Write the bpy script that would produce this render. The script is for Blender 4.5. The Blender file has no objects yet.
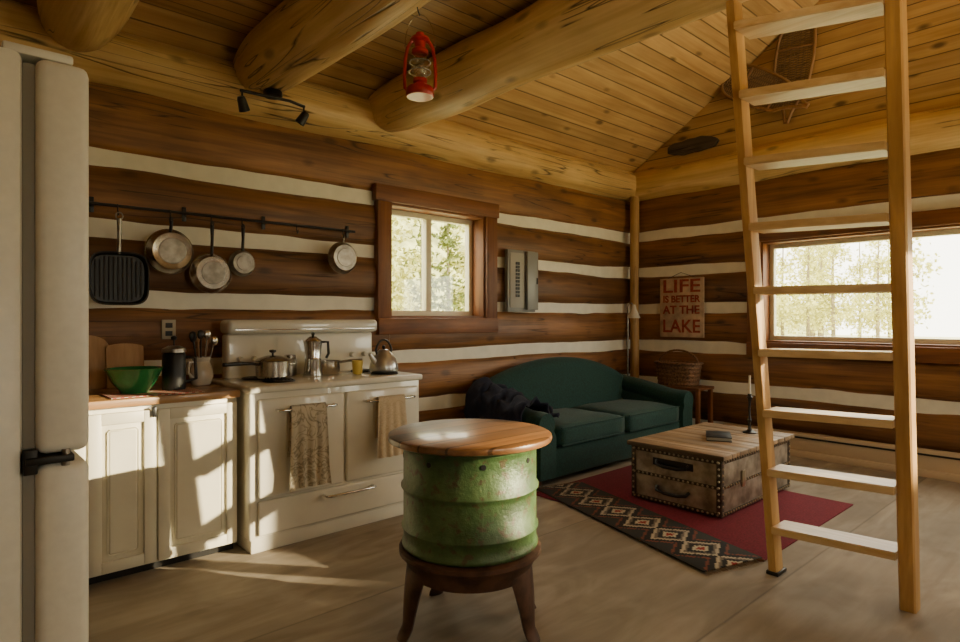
import bpy, bmesh, math, random
from mathutils import Vector, Matrix, noise
random.seed(4)
C = bpy.context.scene.collection
pi = math.pi

# ------------------------------------------------------------ node helpers
def newmat(name):
    m = bpy.data.materials.new(name); m.use_nodes = True
    nt = m.node_tree
    b = nt.nodes['Principled BSDF']
    return m, nt, b
def N(nt, t, **kw):
    n = nt.nodes.new(t)
    for k, v in kw.items():
        if k.startswith('i_'):
            n.inputs[int(k[2:])].default_value = v
        else:
            setattr(n, k, v)
    return n
def L(nt, a, b): nt.links.new(a, b)
def math_(nt, op, a, b=None, c=None):
    n = nt.nodes.new('ShaderNodeMath'); n.operation = op
    for i, s in enumerate((a, b, c)):
        if s is None: continue
        if isinstance(s, (int, float)): n.inputs[i].default_value = s
        else: nt.links.new(s, n.inputs[i])
    return n.outputs[0]
def mixc(nt, f, a, b, mode='MIX'):
    n = nt.nodes.new('ShaderNodeMix'); n.data_type = 'RGBA'; n.blend_type = mode
    for i, s in ((0, f), (6, a), (7, b)):
        if isinstance(s, (int, float)): n.inputs[i].default_value = s
        elif isinstance(s, tuple): n.inputs[i].default_value = (*s[:3], 1)
        else: nt.links.new(s, n.inputs[i])
    return n.outputs[2]
def ramp(nt, fac, stops, interp='LINEAR'):
    n = nt.nodes.new('ShaderNodeValToRGB'); n.color_ramp.interpolation = interp
    e = n.color_ramp.elements
    while len(e) < len(stops): e.new(0.5)
    for i, (p, c) in enumerate(stops):
        e[i].position = p
        e[i].color = (c, c, c, 1) if isinstance(c, (int, float)) else (*c, 1)
    nt.links.new(fac, n.inputs[0]); return n.outputs[0]
def bump(nt, b, h, strength=0.3, dist=0.01):
    n = nt.nodes.new('ShaderNodeBump'); n.inputs['Strength'].default_value = strength
    n.inputs['Distance'].default_value = dist
    nt.links.new(h, n.inputs['Height']); nt.links.new(n.outputs[0], b.inputs['Normal'])

def simple(name, col, rough=0.5, metal=0.0, var=0.0, nscale=8, bmp=0.0, coat=0.0, emis=None):
    m, nt, b = newmat(name)
    b.inputs['Roughness'].default_value = rough
    b.inputs['Metallic'].default_value = metal
    b.inputs['Coat Weight'].default_value = coat
    tc = N(nt, 'ShaderNodeTexCoord')
    nz = N(nt, 'ShaderNodeTexNoise'); nz.inputs['Scale'].default_value = nscale; nz.inputs['Detail'].default_value = 5
    L(nt, tc.outputs['Object'], nz.inputs['Vector'])
    c2 = tuple(max(0, c*(1-var)) for c in col); c1 = tuple(min(1, c*(1+var*0.5)) for c in col)
    L(nt, ramp(nt, nz.outputs[0], [(0.35, c2), (0.65, c1)]), b.inputs['Base Color'])
    if bmp: bump(nt, b, nz.outputs[0], bmp, 0.005)
    return m

def wood(name, dark, light, axis=0, rough=0.6, board=None, knot=0.5, row=None, crack=0.0, fine=1.0, bmp=0.3, coat=0.0, grain=1.0, rv=(0.7, 1.15), stain=.45, along=0.7, groove=.8):
    """axis = grain direction. board=(axis,width) grooves. row=(axis,period,offset) value change per log."""
    m, nt, b = newmat(name)
    b.inputs['Roughness'].default_value = rough; b.inputs['Coat Weight'].default_value = coat
    tc = N(nt, 'ShaderNodeTexCoord')
    sep = N(nt, 'ShaderNodeSeparateXYZ'); L(nt, tc.outputs['Object'], sep.inputs[0])
    vec = tc.outputs['Object']
    rnd = None
    rw = board and (board[0], board[1], 0.0) or row
    if rw:
        fl = math_(nt, 'FLOOR', math_(nt, 'DIVIDE', math_(nt, 'ADD', sep.outputs[rw[0]], rw[2]), rw[1]))
        wn = N(nt, 'ShaderNodeTexWhiteNoise', noise_dimensions='1D'); L(nt, fl, wn.inputs['W'])
        rnd = wn.outputs['Value']
        add = N(nt, 'ShaderNodeVectorMath', operation='ADD'); L(nt, vec, add.inputs[0])
        sc = N(nt, 'ShaderNodeVectorMath', operation='SCALE'); L(nt, wn.outputs['Color'], sc.inputs[0]); sc.inputs['Scale'].default_value = 9
        L(nt, sc.outputs[0], add.inputs[1]); vec = add.outputs[0]
    mp = N(nt, 'ShaderNodeMapping'); s = [9*grain]*3; s[axis] = along*grain; mp.inputs['Scale'].default_value = s; L(nt, vec, mp.inputs[0])
    n1 = N(nt, 'ShaderNodeTexNoise'); n1.inputs['Scale'].default_value = 1.0; n1.inputs['Detail'].default_value = 6; n1.inputs['Distortion'].default_value = 1.2
    L(nt, mp.outputs[0], n1.inputs['Vector'])
    mp2 = N(nt, 'ShaderNodeMapping'); s = [60*grain]*3; s[axis] = 1.6*grain; mp2.inputs['Scale'].default_value = s; L(nt, vec, mp2.inputs[0])
    n2 = N(nt, 'ShaderNodeTexNoise'); n2.inputs['Scale'].default_value = 1.0; n2.inputs['Detail'].default_value = 4
    L(nt, mp2.outputs[0], n2.inputs['Vector'])
    f = math_(nt, 'ADD', math_(nt, 'MULTIPLY', n1.outputs[0], 0.7), math_(nt, 'MULTIPLY', n2.outputs[0], 0.3*fine))
    col = ramp(nt, f, [(0.33, dark), (0.68, light)])
    # broad stains / weathering
    n5 = N(nt, 'ShaderNodeTexNoise'); n5.inputs['Scale'].default_value = 1.6; n5.inputs['Detail'].default_value = 4; L(nt, vec, n5.inputs['Vector'])
    col = mixc(nt, math_(nt, 'MULTIPLY', ramp(nt, n5.outputs[0], [(0.42, 0.0), (0.68, 1.0)]), stain), col, tuple(c*0.6 for c in dark))
    h = f
    if knot:
        mp3 = N(nt, 'ShaderNodeMapping'); s = [5.5]*3; s[axis] = 2.6; mp3.inputs['Scale'].default_value = s; L(nt, vec, mp3.inputs[0])
        v = N(nt, 'ShaderNodeTexVoronoi'); v.inputs['Scale'].default_value = 1.0; L(nt, mp3.outputs[0], v.inputs['Vector'])
        k = ramp(nt, v.outputs['Distance'], [(0.08, 1.0), (0.19, 0.0)])
        col = mixc(nt, math_(nt, 'MULTIPLY', k, knot), col, tuple(c*0.22 for c in dark))
    if crack:
        for sc_, cen in ((11, .60), (7, .44)):
            mp4 = N(nt, 'ShaderNodeMapping'); s = [sc_]*3; s[axis] = 0.35; mp4.inputs['Scale'].default_value = s; L(nt, vec, mp4.inputs[0])
            n4 = N(nt, 'ShaderNodeTexNoise'); n4.inputs['Scale'].default_value = 1.0; n4.inputs['Detail'].default_value = 2; L(nt, mp4.outputs[0], n4.inputs['Vector'])
            ck = ramp(nt, math_(nt, 'ABSOLUTE', math_(nt, 'SUBTRACT', n4.outputs[0], cen)), [(0.0, 1.0), (0.010, 0.0)])
            ck = math_(nt, 'MULTIPLY', ck, ramp(nt, n5.outputs[0], [(0.46, 0.0), (0.54, 1.0)]))
            col = mixc(nt, math_(nt, 'MULTIPLY', ck, crack), col, tuple(c*0.12 for c in dark))
            h = math_(nt, 'SUBTRACT', h, math_(nt, 'MULTIPLY', ck, 1.0))
    if rnd is not None:
        g = N(nt, 'ShaderNodeMapRange'); g.inputs[3].default_value = rv[0]; g.inputs[4].default_value = rv[1]; L(nt, rnd, g.inputs[0])
        hs = N(nt, 'ShaderNodeHueSaturation'); L(nt, g.outputs[0], hs.inputs['Value']); L(nt, col, hs.inputs['Color']); col = hs.outputs[0]
    if board:
        fr = math_(nt, 'FRACT', math_(nt, 'DIVIDE', sep.outputs[board[0]], board[1]))
        d = math_(nt, 'ABSOLUTE', math_(nt, 'SUBTRACT', fr, 0.5))
        wdt = min(.04, .003/board[1])
        gr = ramp(nt, d, [(0.5-2*wdt, 0.0), (0.5-wdt, 1.0)])
        col = mixc(nt, math_(nt, 'MULTIPLY', gr, groove), col, tuple(c*0.15 for c in dark))
        h = math_(nt, 'SUBTRACT', h, math_(nt, 'MULTIPLY', gr, 2.0*groove))
    L(nt, col, b.inputs['Base Color'])
    bump(nt, b, h, bmp, 0.01)
    return m

# ------------------------------------------------------------ materials
LOGD, LOGL = (0.115, 0.045, 0.013), (0.39, 0.175, 0.052)
M_logx = wood('stained_log_x', LOGD, LOGL, 0, 0.5, row=(2, .42, .27), knot=.6, crack=.8, stain=.4)
M_logy = wood('stained_log_y', LOGD, LOGL, 1, 0.5, row=(2, .42, .27), knot=.6, crack=.8, stain=.4)
M_chink = simple('chinking', (0.93, 0.90, 0.78), 0.85, var=.05, nscale=10, bmp=.3)
M_beamy = wood('peeled_log_y', (0.56, 0.33, 0.10), (0.88, 0.65, 0.30), 1, 0.42, knot=.6, crack=.95, bmp=.6, stain=.3)
M_beamx = wood('peeled_log_x', (0.54, 0.32, 0.10), (0.85, 0.61, 0.27), 0, 0.45, knot=.6, crack=.95, bmp=.6, stain=.3)
M_beamz = wood('peeled_pole_z', (0.40, 0.22, 0.07), (0.66, 0.42, 0.16), 2, 0.45, knot=.4, crack=.4)
M_ceil = wood('pine_boards_ceiling', (0.46, 0.26, 0.09), (0.72, 0.48, 0.21), 0, 0.42, board=(1, .115), knot=.85, stain=.35, rv=(.75, 1.1))
M_gable = wood('pine_boards_gable', (0.46, 0.26, 0.09), (0.72, 0.48, 0.21), 1, 0.42, board=(2, .12), knot=.85, stain=.35, rv=(.75, 1.1))
M_floor = wood('worn_plywood_floor', (0.28, 0.228, 0.170), (0.50, 0.425, 0.335), 0, 0.75, board=(1, 1.22), knot=.22, grain=.55, bmp=.12, rv=(.96, 1.04), along=3.2, fine=.5, stain=.4, groove=.45)
M_casing = wood('stained_casing', (0.13, 0.042, 0.012), (0.34, 0.125, 0.035), 2, 0.5, knot=.4)
M_casingx = wood('stained_casing_x', (0.13, 0.042, 0.012), (0.34, 0.125, 0.035), 0, 0.5, knot=.4)
M_casingy = wood('stained_casing_y', (0.13, 0.042, 0.012), (0.34, 0.125, 0.035), 1, 0.5, knot=.4)
M_ladz = wood('ladder_rail_wood', (0.45, 0.23, 0.07), (0.76, 0.47, 0.18), 2, 0.45, knot=.3)
M_lady = wood('ladder_step_wood', (0.58, 0.36, 0.16), (0.84, 0.63, 0.35), 1, 0.35, knot=.2, stain=.2)
M_block = wood('butcher_block', (0.30, 0.15, 0.055), (0.54, 0.31, 0.13), 0, 0.35, board=(1, .045), knot=0, coat=.3)
M_tabletop = wood('round_top_wood', (0.15, 0.066, 0.024), (0.33, 0.155, 0.058), 0, 0.34, board=(1, .11), knot=.1, coat=.25, bmp=.1)
M_trunktop = wood('trunk_top_wood', (0.32, 0.20, 0.11), (0.64, 0.46, 0.29), 1, 0.5, board=(0, .12), knot=.5)
M_board = wood('cutting_board_wood', (0.34, 0.18, 0.07), (0.60, 0.36, 0.16), 2, 0.5, knot=0)
M_drift = wood('weathered_driftwood', (0.06, 0.045, 0.03), (0.16, 0.12, 0.08), 1, 0.8, knot=.5, crack=1)
M_cab = simple('cream_cabinet_paint', (0.78, 0.74, 0.60), 0.4, var=.05)
M_enamel = simple('white_enamel', (0.78, 0.74, 0.63), 0.22, var=.04, coat=.5)
M_fridge = simple('fridge_enamel', (0.76, 0.74, 0.64), 0.4, var=.04, nscale=60, bmp=.05)
M_gasket = simple('fridge_gasket', (0.24, 0.22, 0.18), 0.6)
M_black = simple('black_iron', (0.012, 0.011, 0.010), 0.4, var=.2)
M_blackm = simple('black_metal_matte', (0.03, 0.026, 0.022), 0.5, .6)
M_edge = simple('trunk_edging_metal', (0.11, 0.085, 0.063), 0.45, .6, var=.5, nscale=30)
M_steel = simple('brushed_steel', (0.55, 0.51, 0.45), 0.26, 1.0, var=.15, nscale=20)
M_steeld = simple('aged_steel', (0.36, 0.33, 0.28), 0.35, 1.0, var=.3, nscale=20)
M_chrome = simple('chrome', (0.70, 0.70, 0.68), 0.16, 1.0)
M_kettle = simple('kettle_stainless', (0.62, 0.63, 0.64), 0.28, .85)
M_vinyl = simple('window_vinyl', (0.74, 0.70, 0.52), 0.4)
M_red = simple('red_lantern_paint', (0.48, 0.010, 0.008), 0.3, .1, var=.2, coat=.4)
M_bowl = simple('green_bowl_glaze', (0.02, 0.22, 0.06), 0.25, var=.2, coat=.5)
M_yel = simple('yellow_cup_glaze', (0.80, 0.60, 0.12), 0.4)
M_white = simple('white_ceramic', (0.65, 0.6, 0.5), 0.25, coat=.4)
M_sofa = simple('green_chenille', (0.003, 0.044, 0.036), 0.85, var=.35, nscale=70, bmp=.5)
M_sofa.node_tree.nodes['Principled BSDF'].inputs['Sheen Weight'].default_value = .10
M_throw = simple('navy_throw', (0.008, 0.010, 0.028), 0.9, var=.3, nscale=30, bmp=.4)
M_rust = simple('rusted_iron', (0.10, 0.048, 0.028), 0.55, .4, var=.5, nscale=14, bmp=.4)
M_rug = simple('burgundy_rug', (0.19, 0.010, 0.028), 0.95, var=.3, nscale=90, bmp=.4)
M_plastic = simple('outlet_plastic', (0.5, 0.45, 0.33), 0.5)
M_panelg = simple('grey_panel_paint', (0.27, 0.27, 0.25), 0.45, .2)
M_heater = simple('heater_paint', (0.62, 0.48, 0.32), 0.45)
M_wicker = simple('wicker', (0.20, 0.10, 0.045), 0.7, var=.6, nscale=60, bmp=.8)
M_ash = wood('bent_ash', (0.22, 0.11, 0.04), (0.38, 0.2, 0.08), 2, 0.5, knot=0)
M_hide = simple('rawhide', (0.20, 0.12, 0.05), 0.6)
M_candle = simple('candle_wax', (0.8, 0.74, 0.6), 0.4)
M_book = simple('black_leather_cover', (0.02, 0.025, 0.03), 0.45, var=.3)
M_ground = simple('meadow_ground', (0.68, 0.64, 0.36), 0.9, var=.25, nscale=1.5)
M_hill = simple('wooded_hillside', (0.58, 0.58, 0.22), 0.9, var=.5, nscale=1.3)
M_leaf = simple('spruce_needles', (0.24, 0.29, 0.07), 0.8, var=.5, nscale=3)
M_leafy = simple('aspen_leaves', (0.72, 0.70, 0.24), 0.7, var=.35, nscale=3)
M_trunkb = simple('tree_bark', (0.36, 0.30, 0.20), 0.9, var=.5, nscale=6)
M_latch = simple('brass_tack', (0.50, 0.42, 0.30), 0.35, .9)

# glass
def glassmat(name, tint=(1,1,1), gl=.06):
    m = bpy.data.materials.new(name); m.use_nodes = True; nt = m.node_tree
    nt.nodes.clear(); o = N(nt, 'ShaderNodeOutputMaterial'); t = N(nt, 'ShaderNodeBsdfTransparent'); g = N(nt, 'ShaderNodeBsdfGlossy')
    t.inputs[0].default_value = (*tint, 1); g.inputs['Roughness'].default_value = .03
    mx = N(nt, 'ShaderNodeMixShader'); mx.inputs[0].default_value = gl
    L(nt, t.outputs[0], mx.inputs[1]); L(nt, g.outputs[0], mx.inputs[2]); L(nt, mx.outputs[0], o.inputs[0]); return m
M_glass = glassmat('window_glass', (.97, .97, .95))
M_globe = glassmat('lantern_globe', (.9, .88, .8), .15)

# green barrel paint: worn
m, nt, b = newmat('worn_green_drum_paint'); M_drum = m
tc = N(nt, 'ShaderNodeTexCoord'); nz = N(nt, 'ShaderNodeTexNoise'); nz.inputs['Scale'].default_value = 5; nz.inputs['Detail'].default_value = 8; nz.inputs['Roughness'].default_value = .7
L(nt, tc.outputs['Object'], nz.inputs['Vector'])
nz2 = N(nt, 'ShaderNodeTexNoise'); nz2.inputs['Scale'].default_value = 30; nz2.inputs['Detail'].default_value = 6; L(nt, tc.outputs['Object'], nz2.inputs['Vector'])
c = ramp(nt, nz.outputs[0], [(0.38, (0.036, 0.072, 0.022)), (0.50, (0.060, 0.115, 0.036)), (0.64, (0.095, 0.150, 0.055))])
wr = ramp(nt, nz2.outputs[0], [(0.56, 0.0), (0.66, 1.0)])
c = mixc(nt, math_(nt, 'MULTIPLY', wr, .8), c, (0.085, 0.048, 0.024))
L(nt, c, b.inputs['Base Color']); b.inputs['Roughness'].default_value = .40; b.inputs['Metallic'].default_value = .1; bump(nt, b, nz.outputs[0], .6, .016)

# towels
def towelmat(name, c1, c2, sc):
    m, nt, b = newmat(name); tc = N(nt, 'ShaderNodeTexCoord')
    v = N(nt, 'ShaderNodeTexNoise'); v.inputs['Scale'].default_value = sc; v.inputs['Detail'].default_value = 3; v.inputs['Distortion'].default_value = 2; L(nt, tc.outputs['Object'], v.inputs['Vector'])
    L(nt, ramp(nt, v.outputs[0], [(0.45, c1), (0.5, c2), (0.56, c1)]), b.inputs['Base Color']); b.inputs['Roughness'].default_value = .95; return m
M_tow1 = towelmat('printed_towel', (0.54, 0.47, 0.35), (0.26, 0.22, 0.15), 12)
M_tow2 = towelmat('plain_towel', (0.62, 0.50, 0.34), (0.52, 0.40, 0.26), 20)

# gingham
m, nt, b = newmat('gingham_cloth'); M_ging = m
tc = N(nt, 'ShaderNodeTexCoord'); ck = N(nt, 'ShaderNodeTexChecker'); ck.inputs['Scale'].default_value = 60
ck.inputs[1].default_value = (.45, .04, .03, 1); ck.inputs[2].default_value = (.6, .5, .38, 1); L(nt, tc.outputs['Object'], ck.inputs[0]); L(nt, ck.outputs[0], b.inputs['Base Color'])

# trunk sides: aged tin
m, nt, b = newmat('aged_trunk_tin'); M_trunk = m
tc = N(nt, 'ShaderNodeTexCoord'); nz = N(nt, 'ShaderNodeTexNoise'); nz.inputs['Scale'].default_value = 10; nz.inputs['Detail'].default_value = 8; L(nt, tc.outputs['Object'], nz.inputs['Vector'])
L(nt, ramp(nt, nz.outputs[0], [(0.35, (0.20, 0.155, 0.115)), (0.65, (0.48, 0.41, 0.33))]), b.inputs['Base Color']); b.inputs['Roughness'].default_value = .45; b.inputs['Metallic'].default_value = .4

# kilim
m, nt, b = newmat('kilim_pattern'); M_kilim = m
tc = N(nt, 'ShaderNodeTexCoord'); sep = N(nt, 'ShaderNodeSeparateXYZ'); L(nt, tc.outputs['Object'], sep.inputs[0])
def snap(x, s): return math_(nt, 'MULTIPLY', math_(nt, 'FLOOR', math_(nt, 'DIVIDE', x, s)), s)
ax = math_(nt, 'ABSOLUTE', snap(sep.outputs[0], .013))
t = math_(nt, 'MULTIPLY', math_(nt, 'ABSOLUTE', math_(nt, 'SUBTRACT', math_(nt, 'FRACT', math_(nt, 'DIVIDE', snap(sep.outputs[1], .013), .24)), .5)), .30)
dd = math_(nt, 'ADD', ax, t)
c = ramp(nt, dd, [(0.0, (.30, .03, .02)), (0.03, (.5, .42, .3)), (0.06, (.02, .018, .016)), (0.10, (.16, .13, .10)), (0.125, (.45, .38, .28)), (0.15, (.02, .018, .016)), (0.20, (.18, .05, .03)), (.225, (.03, .03, .028))], 'CONSTANT')
edge = ramp(nt, math_(nt, 'ABSOLUTE', sep.outputs[0]), [(0.0, 0.0), (0.19, 1.0)], 'CONSTANT')
c = mixc(nt, edge, c, (0.03, 0.024, 0.02))
L(nt, c, b.inputs['Base Color']); b.inputs['Roughness'].default_value = .95

# sign board
M_sign = simple('sign_paint', (0.58, 0.42, 0.28), 0.8, var=.3, nscale=9)
M_signr = simple('sign_letters', (0.36, 0.06, 0.035), 0.8, var=.3, nscale=30)
M_label = simple('breaker_labels', (0.42, 0.40, 0.34), 0.6)

# ------------------------------------------------------------ mesh helpers
def finish(name, bm, mats, smooth=True, ang=38, recalc=True):
    if recalc: bmesh.ops.recalc_face_normals(bm, faces=bm.faces)
    me = bpy.data.meshes.new(name); bm.to_mesh(me); bm.free()
    if not isinstance(mats, (list, tuple)): mats = [mats]
    for m in mats: me.materials.append(m)
    if smooth:
        me.polygons.foreach_set('use_smooth', [True]*len(me.polygons))
        me.set_sharp_from_angle(angle=math.radians(ang))
    o = bpy.data.objects.new(name, me); C.objects.link(o); return o

def add_box(bm, x0, x1, y0, y1, z0, z1, bev=0.0, mi=0, seg=2):
    vs = [bm.verts.new((x, y, z)) for x in (x0, x1) for y in (y0, y1) for z in (z0, z1)]
    q = [(0,1,3,2),(4,6,7,5),(0,4,5,1),(2,3,7,6),(0,2,6,4),(1,5,7,3)]
    fs = [bm.faces.new([vs[i] for i in f]) for f in q]
    for f in fs: f.material_index = mi
    if bev:
        es = list({e for f in fs for e in f.edges})
        r = bmesh.ops.bevel(bm, geom=es, offset=bev, segments=seg, affect='EDGES', profile=.5)
        for f in r['faces']: f.material_index = mi
    return fs
def box(name, x0, x1, y0, y1, z0, z1, mat, bev=0.004, seg=2):
    bm = bmesh.new(); add_box(bm, x0, x1, y0, y1, z0, z1, bev, 0, seg); return finish(name, bm, mat)

def frame_of(t):
    t = t.normalized(); up = Vector((0, 0, 1)) if abs(t.z) < .9 else Vector((1, 0, 0))
    a = t.cross(up).normalized(); return a, t.cross(a).normalized()
def add_tube(bm, pts, r, seg=10, mi=0, closed=False, wob=0.0, seed=0.0):
    pts = [Vector(p) for p in pts]; n = len(pts)
    rs = r if isinstance(r, (list, tuple)) else [r]*n
    rings = []; pa = None
    for i, p in enumerate(pts):
        if closed: t = pts[(i+1) % n] - pts[i-1]
        else: t = pts[min(i+1, n-1)] - pts[max(i-1, 0)]
        if pa is None: a, b_ = frame_of(t)
        else:
            tn = t.normalized(); a = (pa - tn*pa.dot(tn)).normalized(); b_ = tn.cross(a)
        pa = a
        ring = []
        for k in range(seg):
            th = 2*pi*k/seg
            rr = rs[i]
            d = a*math.cos(th) + b_*math.sin(th)
            if wob:
                q = p*1.4 + d*.9 + Vector((seed, seed*.7, 0)); rr *= 1 + wob*noise.noise(q)
            ring.append(bm.verts.new(p + d*rr))
        rings.append(ring)
    for i in range(n if closed else n-1):
        A, B = rings[i], rings[(i+1) % n]
        for k in range(seg):
            f = bm.faces.new((A[k], A[(k+1) % seg], B[(k+1) % seg], B[k])); f.material_index = mi
    if not closed:
        for R in (rings[0], rings[-1]):
            try: f = bm.faces.new(R); f.material_index = mi
            except ValueError: pass
def tube(name, pts, r, mat, seg=10, closed=False, wob=0.0, seed=0.0):
    bm = bmesh.new(); add_tube(bm, pts, r, seg, 0, closed, wob, seed); return finish(name, bm, mat, ang=50)
def cyl(name, p0, p1, r, mat, seg=20, r1=None):
    bm = bmesh.new(); add_tube(bm, [p0, p1], [r, r if r1 is None else r1], seg); return finish(name, bm, mat)
def add_lathe(bm, prof, c, seg=32, mi=0, M=None, shape=None):
    M = M or Matrix.Identity(4); c = Vector(c); rings = []
    for r, z in prof:
        if r < 1e-5: rings.append([bm.verts.new(c + M @ Vector((0, 0, z)))])
        else:
            ring = []
            for k in range(seg):
                a = 2*pi*k/seg; s = shape(a) if shape else 1
                ring.append(bm.verts.new(c + M @ Vector((r*s*math.cos(a), r*s*math.sin(a), z))))
            rings.append(ring)
    for A, B in zip(rings[:-1], rings[1:]):
        for k in range(seg):
            k2 = (k+1) % seg
            if len(A) == 1 and len(B) == 1: continue
            if len(A) == 1: vs = (A[0], B[k], B[k2])
            elif len(B) == 1: vs = (A[k], B[0], A[k2])
            else: vs = (A[k], A[k2], B[k2], B[k])
            f = bm.faces.new(vs); f.material_index = mi
def lathe(name, prof, c, mat, seg=32, M=None, ang=38, shape=None):
    bm = bmesh.new(); add_lathe(bm, prof, c, seg, 0, M, shape); return finish(name, bm, mat, ang=ang)
def group(name, loc, parts):
    e = bpy.data.objects.new(name, None); e.location = loc; e.empty_display_size = .1; C.objects.link(e)
    inv = Matrix.Translation(Vector(loc)).inverted()
    for p in parts:
        p.parent = e; p.matrix_parent_inverse = inv
    return e

# ------------------------------------------------------------ room shell
YA, XB, YC, XD = 4.1, 6.14, -2.2, -1.15
def log_wall(name, tw, a0, a1, openings, mats, seed):
    """tw(a, depth, z)->world. openings (a0,a1,z0,z1)"""
    bm = bmesh.new()
    def boxw(a_0, a_1, d0, d1, z0, z1, mi):
        p, q = tw(a_0, d0, z0), tw(a_1, d1, z1)
        add_box(bm, min(p[0], q[0]), max(p[0], q[0]), min(p[1], q[1]), max(p[1], q[1]), z0, z1, 0, mi)
    zt = 2.9; DC = .038
    cuts = sorted(openings); cur = a0
    for (o0, o1, z0, z1) in cuts:
        boxw(cur, o0, DC, .22, 0, zt, 1); boxw(o0, o1, DC, .22, 0, z0, 1); boxw(o0, o1, DC, .22, z1, zt, 1); cur = o1
    boxw(cur, a1, DC, .22, 0, zt, 1)
    def piece(s0, s1, z0, z1, sd):
        n = max(2, int((s1-s0)/.07)); H = z1-z0; e = min(.06, H*.25)
        prof = [(z0, .07), (z0+e*.15, .036), (z0+e*.7, .018), (z0+H*.3, .006), ((z0+z1)/2, 0), (z1-H*.3, .006), (z1-e*.7, .018), (z1-e*.15, .036), (z1, .07)]
        cols = []
        for i in range(n+1):
            a = s0+(s1-s0)*i/n; col = []
            for j, (z, d) in enumerate(prof):
                lo_ = z < (z0+z1)/2
                wz = (.018*noise.noise(Vector((a*.9, sd*3.1, 0 if lo_ else 7)))+.006*noise.noise(Vector((a*4.5, sd*3.1, 3 if lo_ else 9)))) if j in (0, 1, 2, 6, 7, 8) else 0
                wd = .010*noise.noise(Vector((a*2.2, z*5, sd)))
                col.append(bm.verts.new(tw(a, max(-.01, d+wd), z+wz)))
            cols.append(col)
        for i in range(n):
            for j in range(len(prof)-1):
                bm.faces.new((cols[i][j], cols[i+1][j], cols[i+1][j+1], cols[i][j+1])).material_index = 0
    rows = [(-.02, .105)] + [(.15+.42*k+.047, .15+.42*(k+1)-.047) for k in range(6)]
    rows[-1] = (rows[-1][0], 2.72)
    for ri, (z0, z1) in enumerate(rows):
        cur = a0; sd = seed+ri
        for (o0, o1, oz0, oz1) in cuts:
            if oz1 > z0 and oz0 < z1:
                piece(cur, o0, z0, z1, sd)
                if oz0-z0 > .03: piece(o0, o1, z0, oz0, sd)
                if z1-oz1 > .03: piece(o0, o1, oz1, z1, sd)
                cur = o1
        piece(cur, a1, z0, z1, sd)
    return finish(name, bm, mats, ang=60)

OA = (2.74, 3.78, 1.30, 2.23)
OB = (-.55, 2.60, 1.06, 2.06)
OC = (4.35, 5.9, 1.0, 2.3)
OC2 = (.9, 2.0, 1.0, 2.1)
log_wall('wall_back', lambda a, d, z: (a, YA+d, z), XD-.2, XB+.2, [OA], [M_logx, M_chink], 1)
log_wall('wall_right', lambda a, d, z: (XB+d, a, z), YC-.2, YA+.04, [OB], [M_logy, M_chink], 11)
log_wall('wall_front', lambda a, d, z: (a, YC-d, z), XD-.2, XB+.2, [OC2, OC], [M_logx, M_chink], 21)
log_wall('wall_left', lambda a, d, z: (XD-d, a, z), YC-.2, YA+.2, [], [M_logy, M_chink], 31)

box('floor', XD-.3, XB+.3, YC-.3, YA+.3, -.15, 0, M_floor, 0)

# loft floor boards = ceiling over kitchen
box('ceiling', XD-.2, 2.82, YC-.2, YA+.2, 3.13, 3.18, M_ceil, 0)
# vaulted roof
SL = .62; ZR = 3.02; YR = .95
bm = bmesh.new()
ridge = ZR+SL*(YA-YR)
def quad(bm, pts, mi=0):
    f = bm.faces.new([bm.verts.new(p) for p in pts]); f.material_index = mi
for off in (0, .12):
    quad(bm, [(XD-.4, YA+.3, ZR-SL*.3+off), (XB+.3, YA+.3, ZR-SL*.3+off), (XB+.3, YR, ridge+off), (XD-.4, YR, ridge+off)])
    zz = ridge-SL*(YR-(YC-.3))
    quad(bm, [(XD-.4, YR, ridge+off), (XB+.3, YR, ridge+off), (XB+.3, YC-.3, zz+off), (XD-.4, YC-.3, zz+off)])
finish('ceiling_vault', bm, M_ceil, smooth=False)
for nm, x in (('wall_right_gable', XB+.03), ('wall_left_gable', XD-.03)):
    bm = bmesh.new()
    s = .1 if x > 0 else -.1
    for dx in (0, s):
        quad(bm, [(x+dx, YA+.2, 2.75), (x+dx, YC-.3, 2.75), (x+dx, YC-.3, ridge-SL*(YR-YC+.3)+.05), (x+dx, YR, ridge+.05), (x+dx, YA+.2, ZR-.05)])
    finish(nm, bm, M_gable, smooth=False)

def round_log(name, p0, p1, r, mat, taper=0.0, seed=0, seg=28, wob=.10):
    p0, p1 = Vector(p0), Vector(p1); Ln = (p1-p0).length; n = max(8, int(Ln/.09)); pts = []; rs = []
    for i in range(n+1):
        t = i/n; p = p0.lerp(p1, t); s = t*Ln
        p = p + Vector((.02*noise.noise(Vector((s*.6, seed, 0))), 0, .02*noise.noise(Vector((s*.6, seed, 5)))))
        q = r*(1+.09*noise.noise(Vector((s*1.1, seed, 9))))
        if taper and (Ln-s) < .32: q *= 1-taper*(1-(Ln-s)/.32)**1.5
        pts.append(p); rs.append(q)
    return tube(name, pts, rs, mat, seg, wob=wob, seed=seed*3.3)
round_log('beam_plate_back', (XD-.2, YA+.06, 2.83), (XB+.2, YA+.06, 2.85), .185, M_beamx, seed=1)
round_log('beam_plate_right', (XB+.07, YC-.2, 2.85), (XB+.07, YA+.2, 2.85), .18, M_beamy, seed=2)
round_log('beam_plate_front', (XD-.2, YC-.06, 2.83), (XB+.2, YC-.06, 2.83), .18, M_beamx, seed=3)
round_log('ceiling_beam', (.60, YC, 2.95), (.60, YA-.03, 2.95), .19, M_beamy, .18, 4, wob=.14)
round_log('ceiling_beam.001', (1.64, YC, 2.96), (1.64, YA-.03, 2.96), .20, M_beamy, .18, 5, wob=.14)
round_log('ceiling_beam.002', (2.66, YC, 2.94), (2.66, YA-.03, 2.93), .20, M_beamy, .16, 6, wob=.14)
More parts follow.
